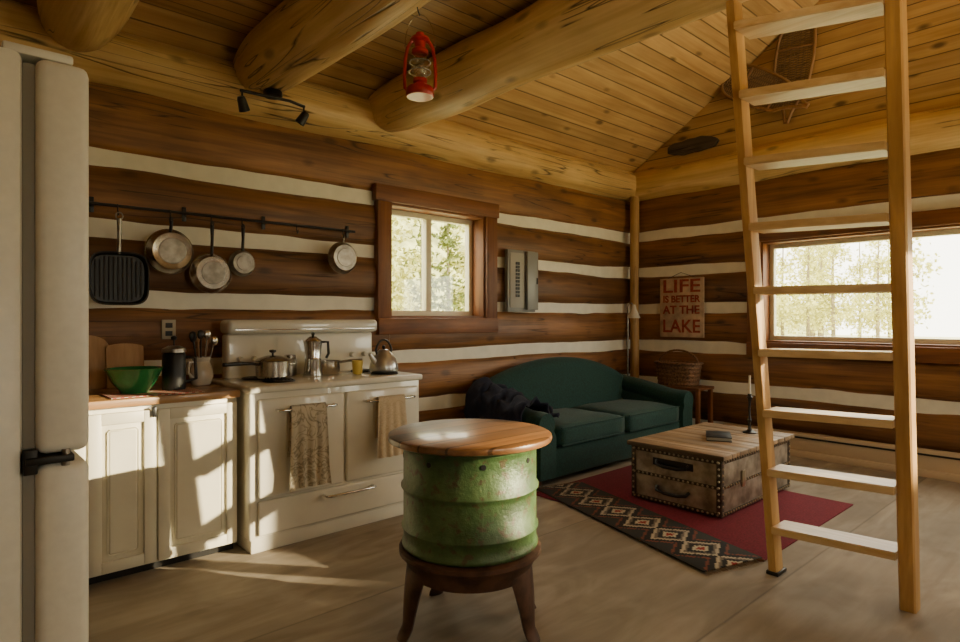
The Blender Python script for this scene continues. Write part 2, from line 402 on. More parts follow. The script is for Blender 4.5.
round_log('corner_post', (6.04, 4.0, 0), (6.04, 4.0, 2.7), .05, M_beamz, seed=7, wob=.05, seg=14)

# ------------------------------------------------------------ windows
def window(name, tw, o, depth, cas, mull, mh, mv, head_ext=.02):
    a0, a1, z0, z1 = o; P = []
    def bx(nm, b0, b1, d0, d1, c0, c1, mat, bev=.004):
        p, q = tw(b0, d0, c0), tw(b1, d1, c1)
        P.append(box(nm, min(p[0], q[0]), max(p[0], q[0]), min(p[1], q[1]), max(p[1], q[1]), c0, c1, mat, bev))
    w = cas
    bx('casing_head', a0-w-head_ext, a1+w+head_ext, -.035, .03, z1, z1+w, mh)
    bx('casing_left', a0-w, a0, -.03, .03, z0, z1, mv); bx('casing_right', a1, a1+w, -.03, .03, z0, z1, mv)
    bx('casing_sill', a0-w, a1+w, -.045, .03, z0-w, z0, mh)
    bx('jamb_left', a0-.01, a0+.02, -.0, depth, z0, z1, mv); bx('jamb_right', a1-.02, a1+.01, 0, depth, z0, z1, mv)
    bx('jamb_head', a0+.02, a1-.02, 0, depth, z1-.02, z1+.01, mh); bx('jamb_sill', a0+.02, a1-.02, 0, depth, z0-.01, z0+.02, mh)
    i0, i1, k0, k1 = a0+.02, a1-.02, z0+.02, z1-.02; f = .045
    d0, d1 = depth-.07, depth-.01
    bx('frame_left', i0, i0+f, d0, d1, k0, k1, M_vinyl); bx('frame_right', i1-f, i1, d0, d1, k0, k1, M_vinyl)
    bx('frame_top', i0+f, i1-f, d0, d1, k1-f, k1, M_vinyl); bx('frame_bottom', i0+f, i1-f, d0, d1, k0, k0+f, M_vinyl)
    for k, mm in enumerate(mull): bx('mullion_%d' % (k+1), mm-.03, mm+.03, d0-.01, d1, k0+f, k1-f, M_vinyl)
    bx('glass_pane', i0+f, i1-f, depth-.042, depth-.038, k0+f, k1-f, M_glass, 0)
    c = tw((a0+a1)/2, 0, z0); return group(name, c, P)
window('window_1', lambda a, d, z: (a, YA+d, z), OA, .22, .13, [3.24], M_casingx, M_casing)
window('window_2', lambda a, d, z: (XB+d, a, z), OB, .22, .13, [1.0], M_casingy, M_casing)
window('window_3', lambda a, d, z: (a, YC-d, z), OC, .22, .13, [], M_casingx, M_casing)
window('added_window_4', lambda a, d, z: (a, YC-d, z), OC2, .22, .13, [], M_casingx, M_casing)  # unseen window behind the camera, added to let in ambient light
# baseboard heater
group('baseboard_heater', (6.03, 1.3, 0), [
    box('housing', 6.04, 6.12, -.2, 2.95, .05, .22, M_heater, .01), box('lower_lip', 6.02, 6.05, -.2, 2.95, .0, .06, M_heater, .005),
    box('grille', 6.03, 6.045, -.15, 2.9, .175, .19, M_black, 0)])

# ------------------------------------------------------------ refrigerator
P = []
P.append(box('cabinet', -.60, .104, 1.14, 1.86, .03, 1.705, M_fridge, .012))
P.append(box('gasket_upper', .104, .122, 1.150, 1.845, 1.10, 1.69, M_gasket, .002))
P.append(box('gasket_lower', .104, .122, 1.150, 1.845, .06, 1.07, M_gasket, .002))
P.append(box('door_freezer', .120, .19, 1.135, 1.86, 1.09, 1.70, M_fridge, .014, 3))
P.append(box('door_lower', .120, .19, 1.135, 1.86, .05, 1.075, M_fridge, .014, 3))
P.append(box('hinge_plate', .106, .168, 1.128, 1.20, 1.077, 1.088, M_blackm, .002))
P.append(box('hinge_bracket', .104, .122, 1.135, 1.150, 1.062, 1.10, M_blackm, .002))
P.append(cyl('hinge_pin', (.158, 1.14, 1.07), (.158, 1.14, 1.096), .006, M_steeld, 12))
P.append(box('hinge_cap', .08, .17, 1.15, 1.23, 1.702, 1.717, M_fridge, .004))
P.append(box('toe_grille', .05, .12, 1.16, 1.84, 0, .05, M_black, .002))
P.append(tube('handle_upper', [(.19, 1.78, 1.14), (.235, 1.78, 1.17), (.235, 1.78, 1.45), (.19, 1.78, 1.48)], .011, M_chrome))
P.append(tube('handle_lower', [(.19, 1.78, .70), (.235, 1.78, .73), (.235, 1.78, 1.0), (.19, 1.78, 1.03)], .011, M_chrome))
group('refrigerator', (-.2, 1.5, 0), P)

# ------------------------------------------------------------ base cabinets + counter
P = [box('carcass', -1.1, 1.268, 3.42, 4.02, .05, .86, M_cab, .002), box('toe_kick', -1.1, 1.268, 3.47, 4.02, 0, .05, M_black, 0)]
P.append(box('countertop', -1.1, 1.275, 3.38, 4.03, .862, .902, M_block, .006))
def panel_door(nm, x0, x1, z0, z1, y):
    bm = bmesh.new(); w = .055
    add_box(bm, x0, x1, y-.004, y+.014, z0, z1, .001)
    for a in ((x0, x0+w, z0, z1), (x1-w, x1, z0, z1), (x0+w, x1-w, z0, z0+w), (x0+w, x1-w, z1-w, z1)):
        add_box(bm, a[0], a[1], y-.02, y-.003, a[2], a[3], .003)
    add_box(bm, x0+w+.025, x1-w-.025, y-.017, y-.003, z0+w+.025, z1-w-.025, .012, seg=1)
    return finish(nm, bm, M_cab)
for k, (a, b2) in enumerate([(-.75, -.36), (-.35, .04), (.05, .55), (.56, .855), (.865, 1.262)]):
    P.append(panel_door('door_%d' % (k+1), a, b2, .06, .835, 3.415))
P.append(box('latch', .835, .852, 3.378, 3.396, .80, .85, M_black, .003))
group('kitchen_base_cabinet', (.2, 3.75, 0), P)

# ------------------------------------------------------------ stove
sx0, sx1, sy0, sy1 = 1.295, 2.45, 3.31, 3.93
P = [box('body', sx0, sx1, sy0, sy1, .07, .895, M_enamel, .012, 3),
     box('plinth', sx0+.01, sx1-.01, sy0+.0, sy1-.02, 0, .085, M_enamel, .008),
     box('cooktop', sx0-.01, sx1+.01, sy0-.03, sy1, .885, .925, M_enamel, .014, 3)]
P.append(box('door_left', sx0+.045, 1.868, sy0-.025, sy0+.005, .30, .85, M_enamel, .012, 3))
P.append(box('door_right', 1.882, sx1-.03, sy0-.025, sy0+.005, .30, .85, M_enamel, .012, 3))
P.append(box('drawer', sx0+.045, sx1-.03, sy0-.022, sy0+.005, .095, .285, M_enamel, .010, 3))
def bar(nm, x0, x1, z, y=sy0-.025):
    bm = bmesh.new(); add_tube(bm, [(x0, y+.005, z), (x0, y-.04, z), (x0+.02, y-.05, z), (x1-.02, y-.05, z), (x1, y-.04, z), (x1, y+.005, z)], .008, 10)
    return finish(nm, bm, M_chrome, ang=60)
P += [bar('handle_left', 1.44, 1.79, .785), bar('handle_right', 2.0, 2.36, .785), bar('handle_drawer', 1.73, 2.06, .25)]
bm = bmesh.new()
add_box(bm, 1.37, 2.43, 3.86, 3.96, .90, 1.20, .02, seg=3)
add_box(bm, 1.36, 2.44, 3.80, 3.97, 1.20, 1.29, .028, seg=4)
P.append(finish('backguard', bm, M_enamel))
P.append(box('trim_strip', 1.40, 2.40, 3.795, 3.80, 1.222, 1.230, M_chrome, .001))
Mx = Matrix.Rotation(pi/2, 4, 'X')
P.append(lathe('clock_bezel', [(0, .02), (.045, .02), (.055, .012), (.055, 0)], (1.95, 3.86, 1.12), M_chrome, M=Mx))
P.append(lathe('clock_face', [(0, .022), (.042, .022)], (1.95, 3.86, 1.12), M_label, M=Mx))
for k, x in enumerate((1.45, 1.54, 2.25, 2.35)):
    P.append(lathe('knob_%d' % (k+1), [(0, .03), (.012, .03), (.016, .02), (.018, 0)], (x, 3.86, 1.04), M_enamel, M=Mx, seg=20))
def burner(nm, x, y):
    bm = bmesh.new()
    for r in (.03, .05, .07, .088):
        add_tube(bm, [(x+r*math.cos(t*pi/12), y+r*math.sin(t*pi/12), .931) for t in range(24)], .005, 6, closed=True)
    return finish(nm, bm, M_black)
for k, (x, y) in enumerate([(1.53, 3.46), (1.50, 3.70), (2.27, 3.46), (2.27, 3.72)]): P.append(burner('burner_%d' % (k+1), x, y))
group('kitchen_stove', (1.87, 3.6, 0), P)

def towel(name, x0, x1, ztop, zf, zb, y, mat):
    bm = bmesh.new(); nx = 26; prof = []
    for i in range(9): prof.append((y+.014, zb+(ztop-zb)*i/9))
    for i in range(7): a = pi*i/6; prof.append((y+.014*math.cos(a), ztop+.014*math.sin(a)))
    for i in range(16): prof.append((y-.014, ztop-(ztop-zf)*(i+1)/16))
    cols = []
    for i in range(nx+1):
        t = i/nx; col = []
        for (yy, z) in prof:
            k = max(0, (ztop-z))/(ztop-zf); s = -1 if yy < y else 0
            w = s*abs(.016*math.sin(t*pi*4+x0*9)*k) + s*.006*k
            xx = x0+(x1-x0)*t + (t-.5)*-.04*(1-k) + .012*noise.noise(Vector((t*3, z*6, x0)))*k
            col.append(bm.verts.new((xx, yy+w, z + (.018*noise.noise(Vector((t*4, x0, 1)))*k))))
        cols.append(col)
    for i in range(nx):
        for j in range(len(prof)-1): bm.faces.new((cols[i][j], cols[i+1][j], cols[i+1][j+1], cols[i][j+1]))
    return finish(name, bm, mat, ang=80)
towel('dish_towel', 1.48, 1.735, .795, .335, .52, sy0-.075, M_tow1)
towel('dish_towel.001', 2.05, 2.29, .795, .43, .55, sy0-.075, M_tow2)

# things on stove
zc = .938
P = [lathe('pot_body', [(0, 0), (.088, 0), (.098, .01), (.100, .10), (.106, .105)], (1.545, 3.58, zc), M_steel),
     lathe('lid', [(.104, .106), (.09, .118), (.04, .134), (.0, .137)], (1.545, 3.58, zc), M_steel),
     lathe('lid_knob', [(.006, .136), (.006, .15), (.02, .156), (.02, .168), (0, .172)], (1.545, 3.58, zc), M_black, 16),
     tube('long_handle', [(1.45, 3.56, zc+.085), (1.40, 3.545, zc+.095), (1.30, 3.51, zc+.10), (1.22, 3.485, zc+.10)], [.008, .009, .012, .012], M_black),
     tube('loop_handle', [(1.64, 3.55, zc+.08), (1.675, 3.56, zc+.08), (1.675, 3.60, zc+.08), (1.64, 3.61, zc+.08)], .006, M_steel, 8)]
group('stock_pot', (1.545, 3.58, zc), P)
P = [lathe('boiler', [(0, 0), (.06, 0), (.062, .01), (.05, .10), (.052, .112)], (1.83, 3.62, .927), M_chrome, 10),
     lathe('upper_chamber', [(.05, .112), (.047, .12), (.06, .225), (.055, .23), (.02, .255), (0, .257)], (1.83, 3.62, .927), M_chrome, 10),
     lathe('knob', [(.007, .255), (.012, .275), (0, .283)], (1.83, 3.62, .927), M_black, 12),
     tube('handle', [(1.88, 3.61, 1.145), (1.925, 3.60, 1.145), (1.93, 3.60, 1.07), (1.915, 3.605, 1.04)], .009, M_black)]
group('moka_pot', (1.83, 3.62, .927), P)
P = [lathe('pan_body', [(0, 0), (.075, 0), (.082, .01), (.084, .085), (.088, .088), (.08, .085), (.078, .012), (0, .01)], (1.985, 3.72, .927), M_steel),
     tube('pan_handle', [(2.06, 3.70, 1.0), (2.12, 3.67, 1.01), (2.20, 3.63, 1.015)], .009, M_steeld)]
group('saucepan', (1.985, 3.72, .927), P)
P = [lathe('jar_glass', [(0, 0), (.04, 0), (.042, .01), (.042, .10), (.034, .115)], (1.74, 3.76, .927), M_steeld, 20),
     lathe('jar_lid', [(.037, .113), (.037, .135), (0, .136)], (1.74, 3.76, .927), M_chrome, 20)]
group('spice_jar', (1.74, 3.76, .927), P)
lathe('yellow_cup', [(0, 0), (.026, 0), (.032, .01), (.037, .09), (.034, .09), (.028, .012), (0, .01)], (2.115, 3.55, .927), M_yel, 24)
kx, ky = 2.29, 3.50
P = [lathe('kettle_body', [(0, 0), (.09, 0), (.098, .012), (.096, .04), (.08, .09), (.055, .125), (.04, .135), (.038, .14), (.03, .148), (0, .152)], (kx, ky, zc), M_kettle, 36),
     lathe('lid_knob', [(.006, .15), (.013, .165), (.01, .175), (0, .178)], (kx, ky, zc), M_black, 16),
     tube('spout', [(kx-.07, ky-.01, zc+.06), (kx-.105, ky-.015, zc+.10), (kx-.125, ky-.02, zc+.125)], [.022, .016, .011], M_kettle),
     tube('bail_handle', [(kx-.055+.0, ky, zc+.115)] + [(kx-.065*math.cos(a*pi/10), ky, zc+.12+.095*math.sin(a*pi/10)) for a in range(1, 10)] + [(kx+.055, ky, zc+.115)], .0075, M_black)]
group('tea_kettle', (kx, ky, zc), P)

# things on counter
bx_, by_ = .80, 3.60; zc = .903
bm = bmesh.new()
prof = [(0, 0), (.065, 0), (.07, .012), (.105, .06), (.128, .115), (.136, .125), (.138, .13), (.132, .13), (.122, .115), (.10, .062), (.06, .02), (0, .016)]
add_lathe(bm, prof, (bx_, by_, zc+.004), 64)
for v in bm.verts:
    r = math.hypot(v.co.x-bx_, v.co.y-by_)
    if .08 < r:
        a = math.atan2(v.co.y-by_, v.co.x-bx_); s = 1+.012*math.cos(a*24); v.co.x = bx_+(v.co.x-bx_)*s; v.co.y = by_+(v.co.y-by_)*s
finish('mixing_bowl', bm, M_bowl, ang=60)
bm = bmesh.new(); add_box(bm, .66, 1.10, 3.42, 3.70, zc, zc+.003, 0); finish('gingham_placemat', bm, M_ging)
P = [lathe('carafe', [(0, 0), (.058, 0), (.060, .01), (.060, .19), (.054, .20), (.06, .205)], (1.0, 3.62, zc+.004), M_black, 28),
     lathe('lid', [(.062, .205), (.06, .225), (.03, .24), (0, .242)], (1.0, 3.62, zc+.004), M_steeld, 28),
     lathe('plunger', [(.004, .24), (.004, .27), (.014, .275), (.016, .29), (0, .298)], (1.0, 3.62, zc+.004), M_black, 14),
     tube('handle', [(1.055, 3.60, zc+.18), (1.10, 3.585, zc+.175), (1.105, 3.585, zc+.06), (1.058, 3.60, zc+.045)], .009, M_black)]
group('french_press', (1.0, 3.62, zc), P)
ux, uy = 1.20, 3.80
P = [lathe('jug', [(0, 0), (.05, 0), (.055, .01), (.068, .05), (.06, .10), (.045, .14), (.055, .165), (.05, .165), (.04, .14), (.055, .10), (.06, .05), (0, .012)], (ux, uy, zc), M_white, 32),
     tube('jug_handle', [(ux-.04, uy-.03, zc+.14), (ux-.085, uy-.055, zc+.14), (ux-.09, uy-.06, zc+.08), (ux-.06, uy-.035, zc+.05)], .008, M_white)]
for k in range(8):
    a = k*2.4; dx, dy = .05*math.cos(a)+.01, .04*math.sin(a); h = .24+.05*((k*7) % 5)/5
    P.append(tube('utensil_shaft_%d' % (k+1), [(ux+dx*.3, uy+dy*.3, zc+.03), (ux+dx*1.2, uy+dy*1.2, zc+h)], .005, [M_board, M_black, M_steel][k % 3], 8))
    P.append(lathe('utensil_head_%d' % (k+1), [(0, -.03), (.014, -.022), (.021, 0), (.016, .022), (0, .03)], (ux+dx*1.3, uy+dy*1.3, zc+h+.02), [M_board, M_black, M_steel][k % 3], 12, M=Matrix.Scale(.4, 4, (0, 1, 0))))
group('utensil_jug', (ux, uy, zc), P)
def cboard(name, x0, x1, h, y, arch):
    bm = bmesh.new(); n = 20; th = .018; w = x1-x0; cx = (x0+x1)/2
    outl = [(x0, 0), (x0, h-w*arch)] + [(cx-w/2*math.cos(pi*i/n), h-w*arch+w*arch*math.sin(pi*i/n)) for i in range(1, n)] + [(x1, h-w*arch), (x1, 0)]
    ff = bm.faces.new([bm.verts.new((x, y+z*.16, zc+z)) for x, z in outl])
    r = bmesh.ops.extrude_face_region(bm, geom=[ff]); bmesh.ops.translate(bm, verts=[e for e in r['geom'] if isinstance(e, bmesh.types.BMVert)], vec=(0, -th, .0))
    return finish(name, bm, M_board)
cboard('cutting_board', .56, .76, .30, 3.98, .35); cboard('cutting_board.001', .74, .93, .25, 3.95, .12)
group('wall_outlet', (1.10, 4.09, 1.2), [box('cover_plate', 1.06, 1.14, 4.086, 4.096, 1.17, 1.29, M_plastic, .003), box('socket_upper', 1.08, 1.12, 4.083, 4.088, 1.24, 1.27, M_black, .001), box('socket_lower', 1.08, 1.12, 4.083, 4.088, 1.19, 1.22, M_black, .001)])

# ------------------------------------------------------------ pot rack & pans
zr = 1.95; yr = 4.015
P = [tube('rail', [(.66, yr, zr), (2.37, yr, zr)], .009, M_black, 10)]
for k, x in enumerate((.69, 1.19, 1.70, 2.35)):
    P.append(tube('bracket_%d' % (k+1), [(x, yr, zr), (x, yr+.06, zr), (x, 4.095, zr+.01)], .006, M_black, 8))
    P.append(box('bracket_plate_%d' % (k+1), x-.012, x+.012, 4.09, 4.10, zr-.04, zr+.05, M_black, .002))
def hook(nm, x):
    return tube(nm, [(x, yr-.004, zr+.008), (x, yr-.012, zr+.0), (x, yr-.014, zr-.04), (x, yr-.022, zr-.058), (x, yr-.034, zr-.054), (x, yr-.036, zr-.035)], .0035, M_black, 6)
for k, x in enumerate((.805, 1.085, 1.325, 1.52, 1.9, 2.26)): P.append(hook('hook_%d' % (k+1), x))
group('hanging_pot_rail', (1.5, yr, zr), P)
yp = 3.985
Mf = Matrix.Rotation(pi/2, 4, 'X')   # local +z -> -y
# rounded-square grill pan
def sq(a):
    e = 4.2; return (abs(math.cos(a))**e+abs(math.sin(a))**e)**(-1/e)
gx, gz, gr = .805, 1.527, .150
P = [lathe('pan_body', [(0, -.02), (gr*.86, -.02), (gr*.95, -.01), (gr, .03), (gr*1.02, .032), (gr*.97, .03), (gr*.9, -.004), (0, -.008)], (gx, yp, gz), M_black, 72, M=Mf, shape=sq)]
bm = bmesh.new()
for k in range(11):
    x = gx-.115+k*.023; hh = .125 if 1 < k < 9 else .105
    add_box(bm, x-.004, x+.004, yp-.004, yp+.010, gz-hh, gz+hh, .001)
P.append(finish('grill_ridges', bm, M_blackm))
P += [tube('pan_handle', [(.805, yp-.01, 1.67), (.805, yp-.02, 1.74), (.805, yp-.022, 1.87)], [.012, .010, .014], M_steeld, 10),
     tube('hanging_ring', [(.805+.018*math.cos(a), yp-.022, 1.885+.022*math.sin(a)) for a in [k*pi/6 for k in range(12)]], .004, M_steeld, 6, closed=True)]
group('grill_pan', (.812, yp, 1.37), P)
def pan(name, x, z, r, dep, mat, hmat=None):
    pr = [(0, 0), (r*.80, 0), (r*.82, .002), (r*.9, -dep*.35), (r*1.0, -dep), (r*1.03, -dep), (r*.97, -dep*.9), (r*.8, -.006), (0, -.006)]
    ps = [lathe('pan_body', [(a, b_+dep*.5) for a, b_ in pr], (x, yp, z), mat, 40, M=Mf),
          lathe('base_disc', [(0, dep*.5+.004), (r*.55, dep*.5+.004), (r*.58, dep*.5)], (x, yp, z), M_steeld, 36, M=Mf)]
    zt = zr-.05
    ps.append(tube('pan_handle', [(x, yp+.01, z+r*.95), (x, yp-.0, z+r*.95+(zt-z-r*.95)*.5), (x, yp-.0, zt-.012)], [.010, .009, .012], hmat or M_black, 10))
    ps.append(tube('hanging_ring', [(x+.010*math.cos(a), yp, zt-.0+.014*math.sin(a)) for a in [k*pi/5 for k in range(10)]], .003, hmat or M_black, 6, closed=True))
    group(name, (x, yp, z), ps)
pan('saucepan_hung', 1.085, 1.705, .135, .06, M_steel)
pan('frying_pan', 1.325, 1.585, .125, .045, M_steel)
pan('frying_pan.001', 1.52, 1.66, .085, .04, M_steeld)
pan('frying_pan.002', 2.26, 1.745, .115, .045, M_steeld, hmat=M_steel)

# ------------------------------------------------------------ electrical panel
P = [box('box', 4.02, 4.40, 4.045, 4.088, 1.36, 1.95, M_panelg, .004), box('inner_cover', 4.045, 4.235, 4.035, 4.047, 1.40, 1.92, M_label, .003)]
for k in range(10):
    P.append(box('breaker_l_%d' % k, 4.115, 4.138, 4.026, 4.037, 1.50+k*.034, 1.527+k*.034, M_black, .002))
    P.append(box('breaker_r_%d' % k, 4.142, 4.165, 4.026, 4.037, 1.50+k*.034, 1.527+k*.034, M_black, .002))
P.append(box('open_door', 4.25, 4.40, 4.005, 4.04, 1.38, 1.94, M_panelg, .004))
P.append(box('door_latch', 4.375, 4.39, 3.998, 4.006, 1.63, 1.69, M_blackm, .002))
group('electrical_panel', (4.2, 4.08, 1.36), P)

# ------------------------------------------------------------ sign
P = [box('board', 6.105, 6.13, 3.19, 3.71, 1.09, 1.74, M_sign, .004)]
for i, (txt, sz, z) in enumerate([('LIFE', .20, 1.585), ('IS BETTER', .105, 1.475), ('AT THE', .125, 1.35), ('LAKE', .20, 1.145)]):
    cu = bpy.data.curves.new('t', 'FONT'); cu.body = txt; cu.size = sz; cu.align_x = 'CENTER'; cu.extrude = .002; cu.offset = .003
    to = bpy.data.objects.new('t', cu); C.objects.link(to)
    bpy.context.view_layer.update()
    me = bpy.data.meshes.new_from_object(to.evaluated_get(bpy.context.evaluated_depsgraph_get()))
    bpy.data.objects.remove(to)
    w = max(v.co.x for v in me.vertices)-min(v.co.x for v in me.vertices); s = .44/w
    for v in me.vertices:
        x, y, zz = v.co; v.co = (6.102-zz, 3.45-x*s, z+y)
    me.materials.clear(); me.materials.append(M_signr)
    o = bpy.data.objects.new('lettering_%d' % (i+1), me); C.objects.link(o); P.append(o)
P.append(tube('hanging_wire', [(6.12, 3.62, 1.74), (6.10, 3.45, 1.80), (6.12, 3.28, 1.74)], .003, M_black, 6))
group('lake_sign', (6.12, 3.45, 1.09), P)

# driftwood plank
bm = bmesh.new(); nn = 24; up = []; lo = []
for i in range(nn+1):
    t = i/nn; y = 3.62-.58*t; h = .075*(math.sin(pi*min(1, max(0.02, t*1.02)))**.35)
    up.append((y, 3.175+h+.015*noise.noise(Vector((t*5, 0, 0))))); lo.append((y, 3.165-h*.9+.02*noise.noise(Vector((t*5, 4, 0)))))
ff = bm.faces.new([bm.verts.new((6.16, y, z)) for y, z in up+lo[::-1]])
r = bmesh.ops.extrude_face_region(bm, geom=[ff]); bmesh.ops.translate(bm, verts=[e for e in r['geom'] if isinstance(e, bmesh.types.BMVert)], vec=(-.045, 0, 0))
finish('driftwood_plaque', bm, M_drift)

# snowshoes
def snowshoe(name, cy, cz, ang, xoff):
    def W(s): # s 0 (tail) ..1 (toe)
        if s < .3: return .012+.10*(s/.3)**1.6
        return .112+.028*math.sin((s-.3)/.7*pi) if s < .86 else (.112+.028*math.sin((s-.3)/.7*pi))*math.sqrt(max(0, 1-((s-.86)/.14)**2))
    Ln = .95; R = Matrix.Rotation(ang, 2)
    def pt(a, s):
        q = R @ Vector((a*1.25, (s-.5)*Ln)); return (XB+.03-xoff, cy+q.x, cz+q.y)
    ss = [i/30 for i in range(31)]
    loop = [pt(W(s), s) for s in ss] + [pt(-W(s), s) for s in ss[::-1][1:]]
    P = [tube('bent_frame', loop, .016, M_ash, 8, closed=True)]
    bm = bmesh.new()
    for s in (.36, .74): add_tube(bm, [pt(-W(s), s), pt(W(s), s)], .012, 6)
    P.append(finish('crossbars', bm, M_ash)); bm = bmesh.new()
    for k in range(34):
        s = .16+.8*k/34; s2 = min(.97, s+.07); s3 = max(.1, s-.0)
        add_tube(bm, [pt(-W(s3), s3), pt(W(s2), s2)], .0035, 4); add_tube(bm, [pt(W(s3), s3), pt(-W(s2), s2)], .0035, 4)
    for k in range(-3, 4):
        a = k*.032; add_tube(bm, [pt(a, .3), pt(a, .92)], .003, 4)
    P.append(finish('webbing', bm, M_hide))
    group(name, (XB, cy, cz), P)
snowshoe('snowshoe', 2.30, 3.66, .12, .04); snowshoe('snowshoe.001', 2.55, 3.54, -1.0, .09)

# ------------------------------------------------------------ sofa
X0, X1, YF, YB = 3.36, 5.72, 3.08, 4.02
P = [box('base', X0+.12, X1-.12, YF+.06, YB-.05, .05, .30, M_sofa, .02, 3)]
for k, (x, y) in enumerate(((X0+.15, YF+.12), (X1-.15, YF+.12), (X0+.15, YB-.12), (X1-.15, YB-.12))): P.append(cyl('foot_%d' % (k+1), (x, y, 0), (x, y, .06), .03, M_casing))
def cushion(nm, x0, x1, y0, y1, z0, z1, bulge=.03, bev=.045):
    bm = bmesh.new(); add_box(bm, x0, x1, y0, y1, z0, z1, 0)
    bmesh.ops.subdivide_edges(bm, edges=bm.edges, cuts=9, use_grid_fill=True)
    cx, cy, cz = (x0+x1)/2, (y0+y1)/2, (z0+z1)/2; hx, hy, hz = (x1-x0)/2, (y1-y0)/2, (z1-z0)/2
    for v in bm.verts:
        d = Vector((v.co.x-cx, v.co.y-cy, v.co.z-cz))
        q = Vector((max(-hx+bev, min(hx-bev, d.x)), max(-hy+bev, min(hy-bev, d.y)), max(-hz+bev, min(hz-bev, d.z))))
        e = d-q
        if e.length > 1e-6: d = q+e.normalized()*bev
        nx, ny = d.x/hx, d.y/hy
        d.z += bulge*(1-nx*nx)*(1-ny*ny)*(1 if d.z > 0 else -.2)
        d += Vector((1, 1, 1))*.008*noise.noise(Vector((v.co.x*4, v.co.y*4, v.co.z*4)))
        v.co = Vector((cx, cy, cz))+d
    return finish(nm, bm, M_sofa, ang=70)
xm = (X0+X1)/2
P += [cushion('seat_cushion_1', X0+.27, xm-.005, YF-.0, YB-.25, .28, .45), cushion('seat_cushion_2', xm+.005, X1-.27, YF-.0, YB-.25, .28, .45)]
for k, (a, c2) in enumerate(((X0+.27, xm-.005), (xm+.005, X1-.27))):
    for j, z in enumerate((.30, .437)):
        P.append(tube('piping_%d_%d' % (k+1, j+1), [(a+.03, YF+.004, z), (c2-.03, YF+.004, z)], .006, M_sofa, 8))
# camel back
bm = bmesh.new(); nx = 36; secs = []
for i in range(nx+1):
    t = i/nx; x = X0+.10+(X1-X0-.20)*t; top = .66+.26*math.sin(pi*t)**.7
    sec = []
    for k in range(14):
        a = pi*k/13
        sec.append((YB-.12+.10*math.cos(a), top-.10+.10*math.sin(a)))
    prof = [(YB-.02, .10)] + sec + [(YB-.23, .62*top), (YB-.26, .42), (YB-.26, .28), (YB-.2, .10)]
    secs.append([bm.verts.new((x, y, z)) for y, z in prof])
for A, B in zip(secs[:-1], secs[1:]):
    for k in range(len(A)): bm.faces.new((A[k], A[(k+1) % len(A)], B[(k+1) % len(B)], B[k]))
bm.faces.new(secs[0]); bm.faces.new(secs[-1]); P.append(finish('camel_back', bm, M_sofa, ang=70))
def arm(nm, xc, s):  # s=-1 left, 1 right : scroll rolls outward
    bm = bmesh.new(); secs = []; n = 22
    for i in range(n+1):
        t = i/n; y = YB-.10-(YB-.10-YF)*t; top = .69-.11*min(1, t*1.25)**1.3
        r = .098
        shr = 1.0 if 0 < i < n else .86
        if i in (1, n-1): shr = .97
        prof = [(-.105, .06), (-.105, top-2*r)]
        prof += [(-.02-r*1.1*math.cos(a)*1.0, top-r+r*math.sin(a)) for a in [-.5+ (pi+1.0)*k/13 for k in range(14)]]
        prof += [(.105, top-2*r), (.105, .06)]
        cz = top/2
        secs.append([bm.verts.new((xc + s*(-px)*shr, y, cz+(pz-cz)*(1 if shr == 1 else (.97 if i not in (1, n-1) else .995)))) for px, pz in prof])
    for A, B in zip(secs[:-1], secs[1:]):
        for k in range(len(A)): bm.faces.new((A[k], A[(k+1) % len(A)], B[(k+1) % len(B)], B[k]))
    bm.faces.new(secs[0]); bm.faces.new(secs[-1]); return finish(nm, bm, M_sofa, ang=50)
P += [arm('arm_left', X0+.14, -1), arm('arm_right', X1-.14, 1)]
P += [box('front_rail', X0+.24, X1-.24, YF+.03, YF+.1, .05, .28, M_sofa, .015, 3)]
# throw over arm
bm = bmesh.new(); cols = []
for i in range(29):
    t = i/28; y = 3.84-.64*t; topz = .69-.11*min(1, ((YB-.10-y)/(YB-.10-YF))*1.25)**1.3
    col = []
    for k in range(29):
        a = -1.3+ (pi+3.9)*k/28
        r = .140+.035*noise.noise(Vector((t*5, k*.5, 2)))
        if a < 0: px, pz = -.02-r*1.1, topz-.098+a*.16
        elif a > pi: px, pz = -.02+r*1.1+.05*(a-pi), max(.50, topz-.098-(a-pi)*.12)
        else: px, pz = -.02-r*1.1*math.cos(a), topz-.098+r*math.sin(a)
        w = .06*noise.noise(Vector((t*7, k*.3, 5)))
        col.append(bm.verts.new((X0+.14+px+w*.5+.01*(1 if px > 0 else -1), y+w, pz+abs(w)*1.6+.012)))
    cols.append(col)
for A, B in zip(cols[:-1], cols[1:]):
    for k in range(28): bm.faces.new((A[k], A[k+1], B[k+1], B[k]))
o = finish('throw_blanket', bm, M_throw, ang=80)
sm = o.modifiers.new('thick', 'SOLIDIFY'); sm.thickness = .02; sm.offset = 1
P.append(o)
group('loveseat_sofa', (xm, 3.55, 0), P)

# side table + basket
P = [box('top', 5.75, 6.07, 3.05, 3.62, .56, .59, M_casingy, .006)]
for k, (x, y) in enumerate(((5.78, 3.08), (6.04, 3.08), (5.78, 3.59), (6.04, 3.59))): P.append(box('leg_%d' % (k+1), x-.02, x+.02, y-.02, y+.02, 0, .56, M_casing, .003))
group('side_table', (5.9, 3.3, 0), P)
bm = bmesh.new(); cx, cy = 5.89, 3.36; rings = []
for j in range(12):
    z = .592+.23*j/11; f = 1+.16*j/11 + (.03 if j % 2 else 0)
    rings.append([bm.verts.new((cx+.13*f*math.copysign(abs(math.cos(a))**.6, math.cos(a)), cy+.20*f*math.copysign(abs(math.sin(a))**.6, math.sin(a)), z)) for a in [2*pi*k/40 for k in range(40)]])
for A, B in zip(rings[:-1], rings[1:]):
    for k in range(40): bm.faces.new((A[k], A[(k+1) % 40], B[(k+1) % 40], B[k]))
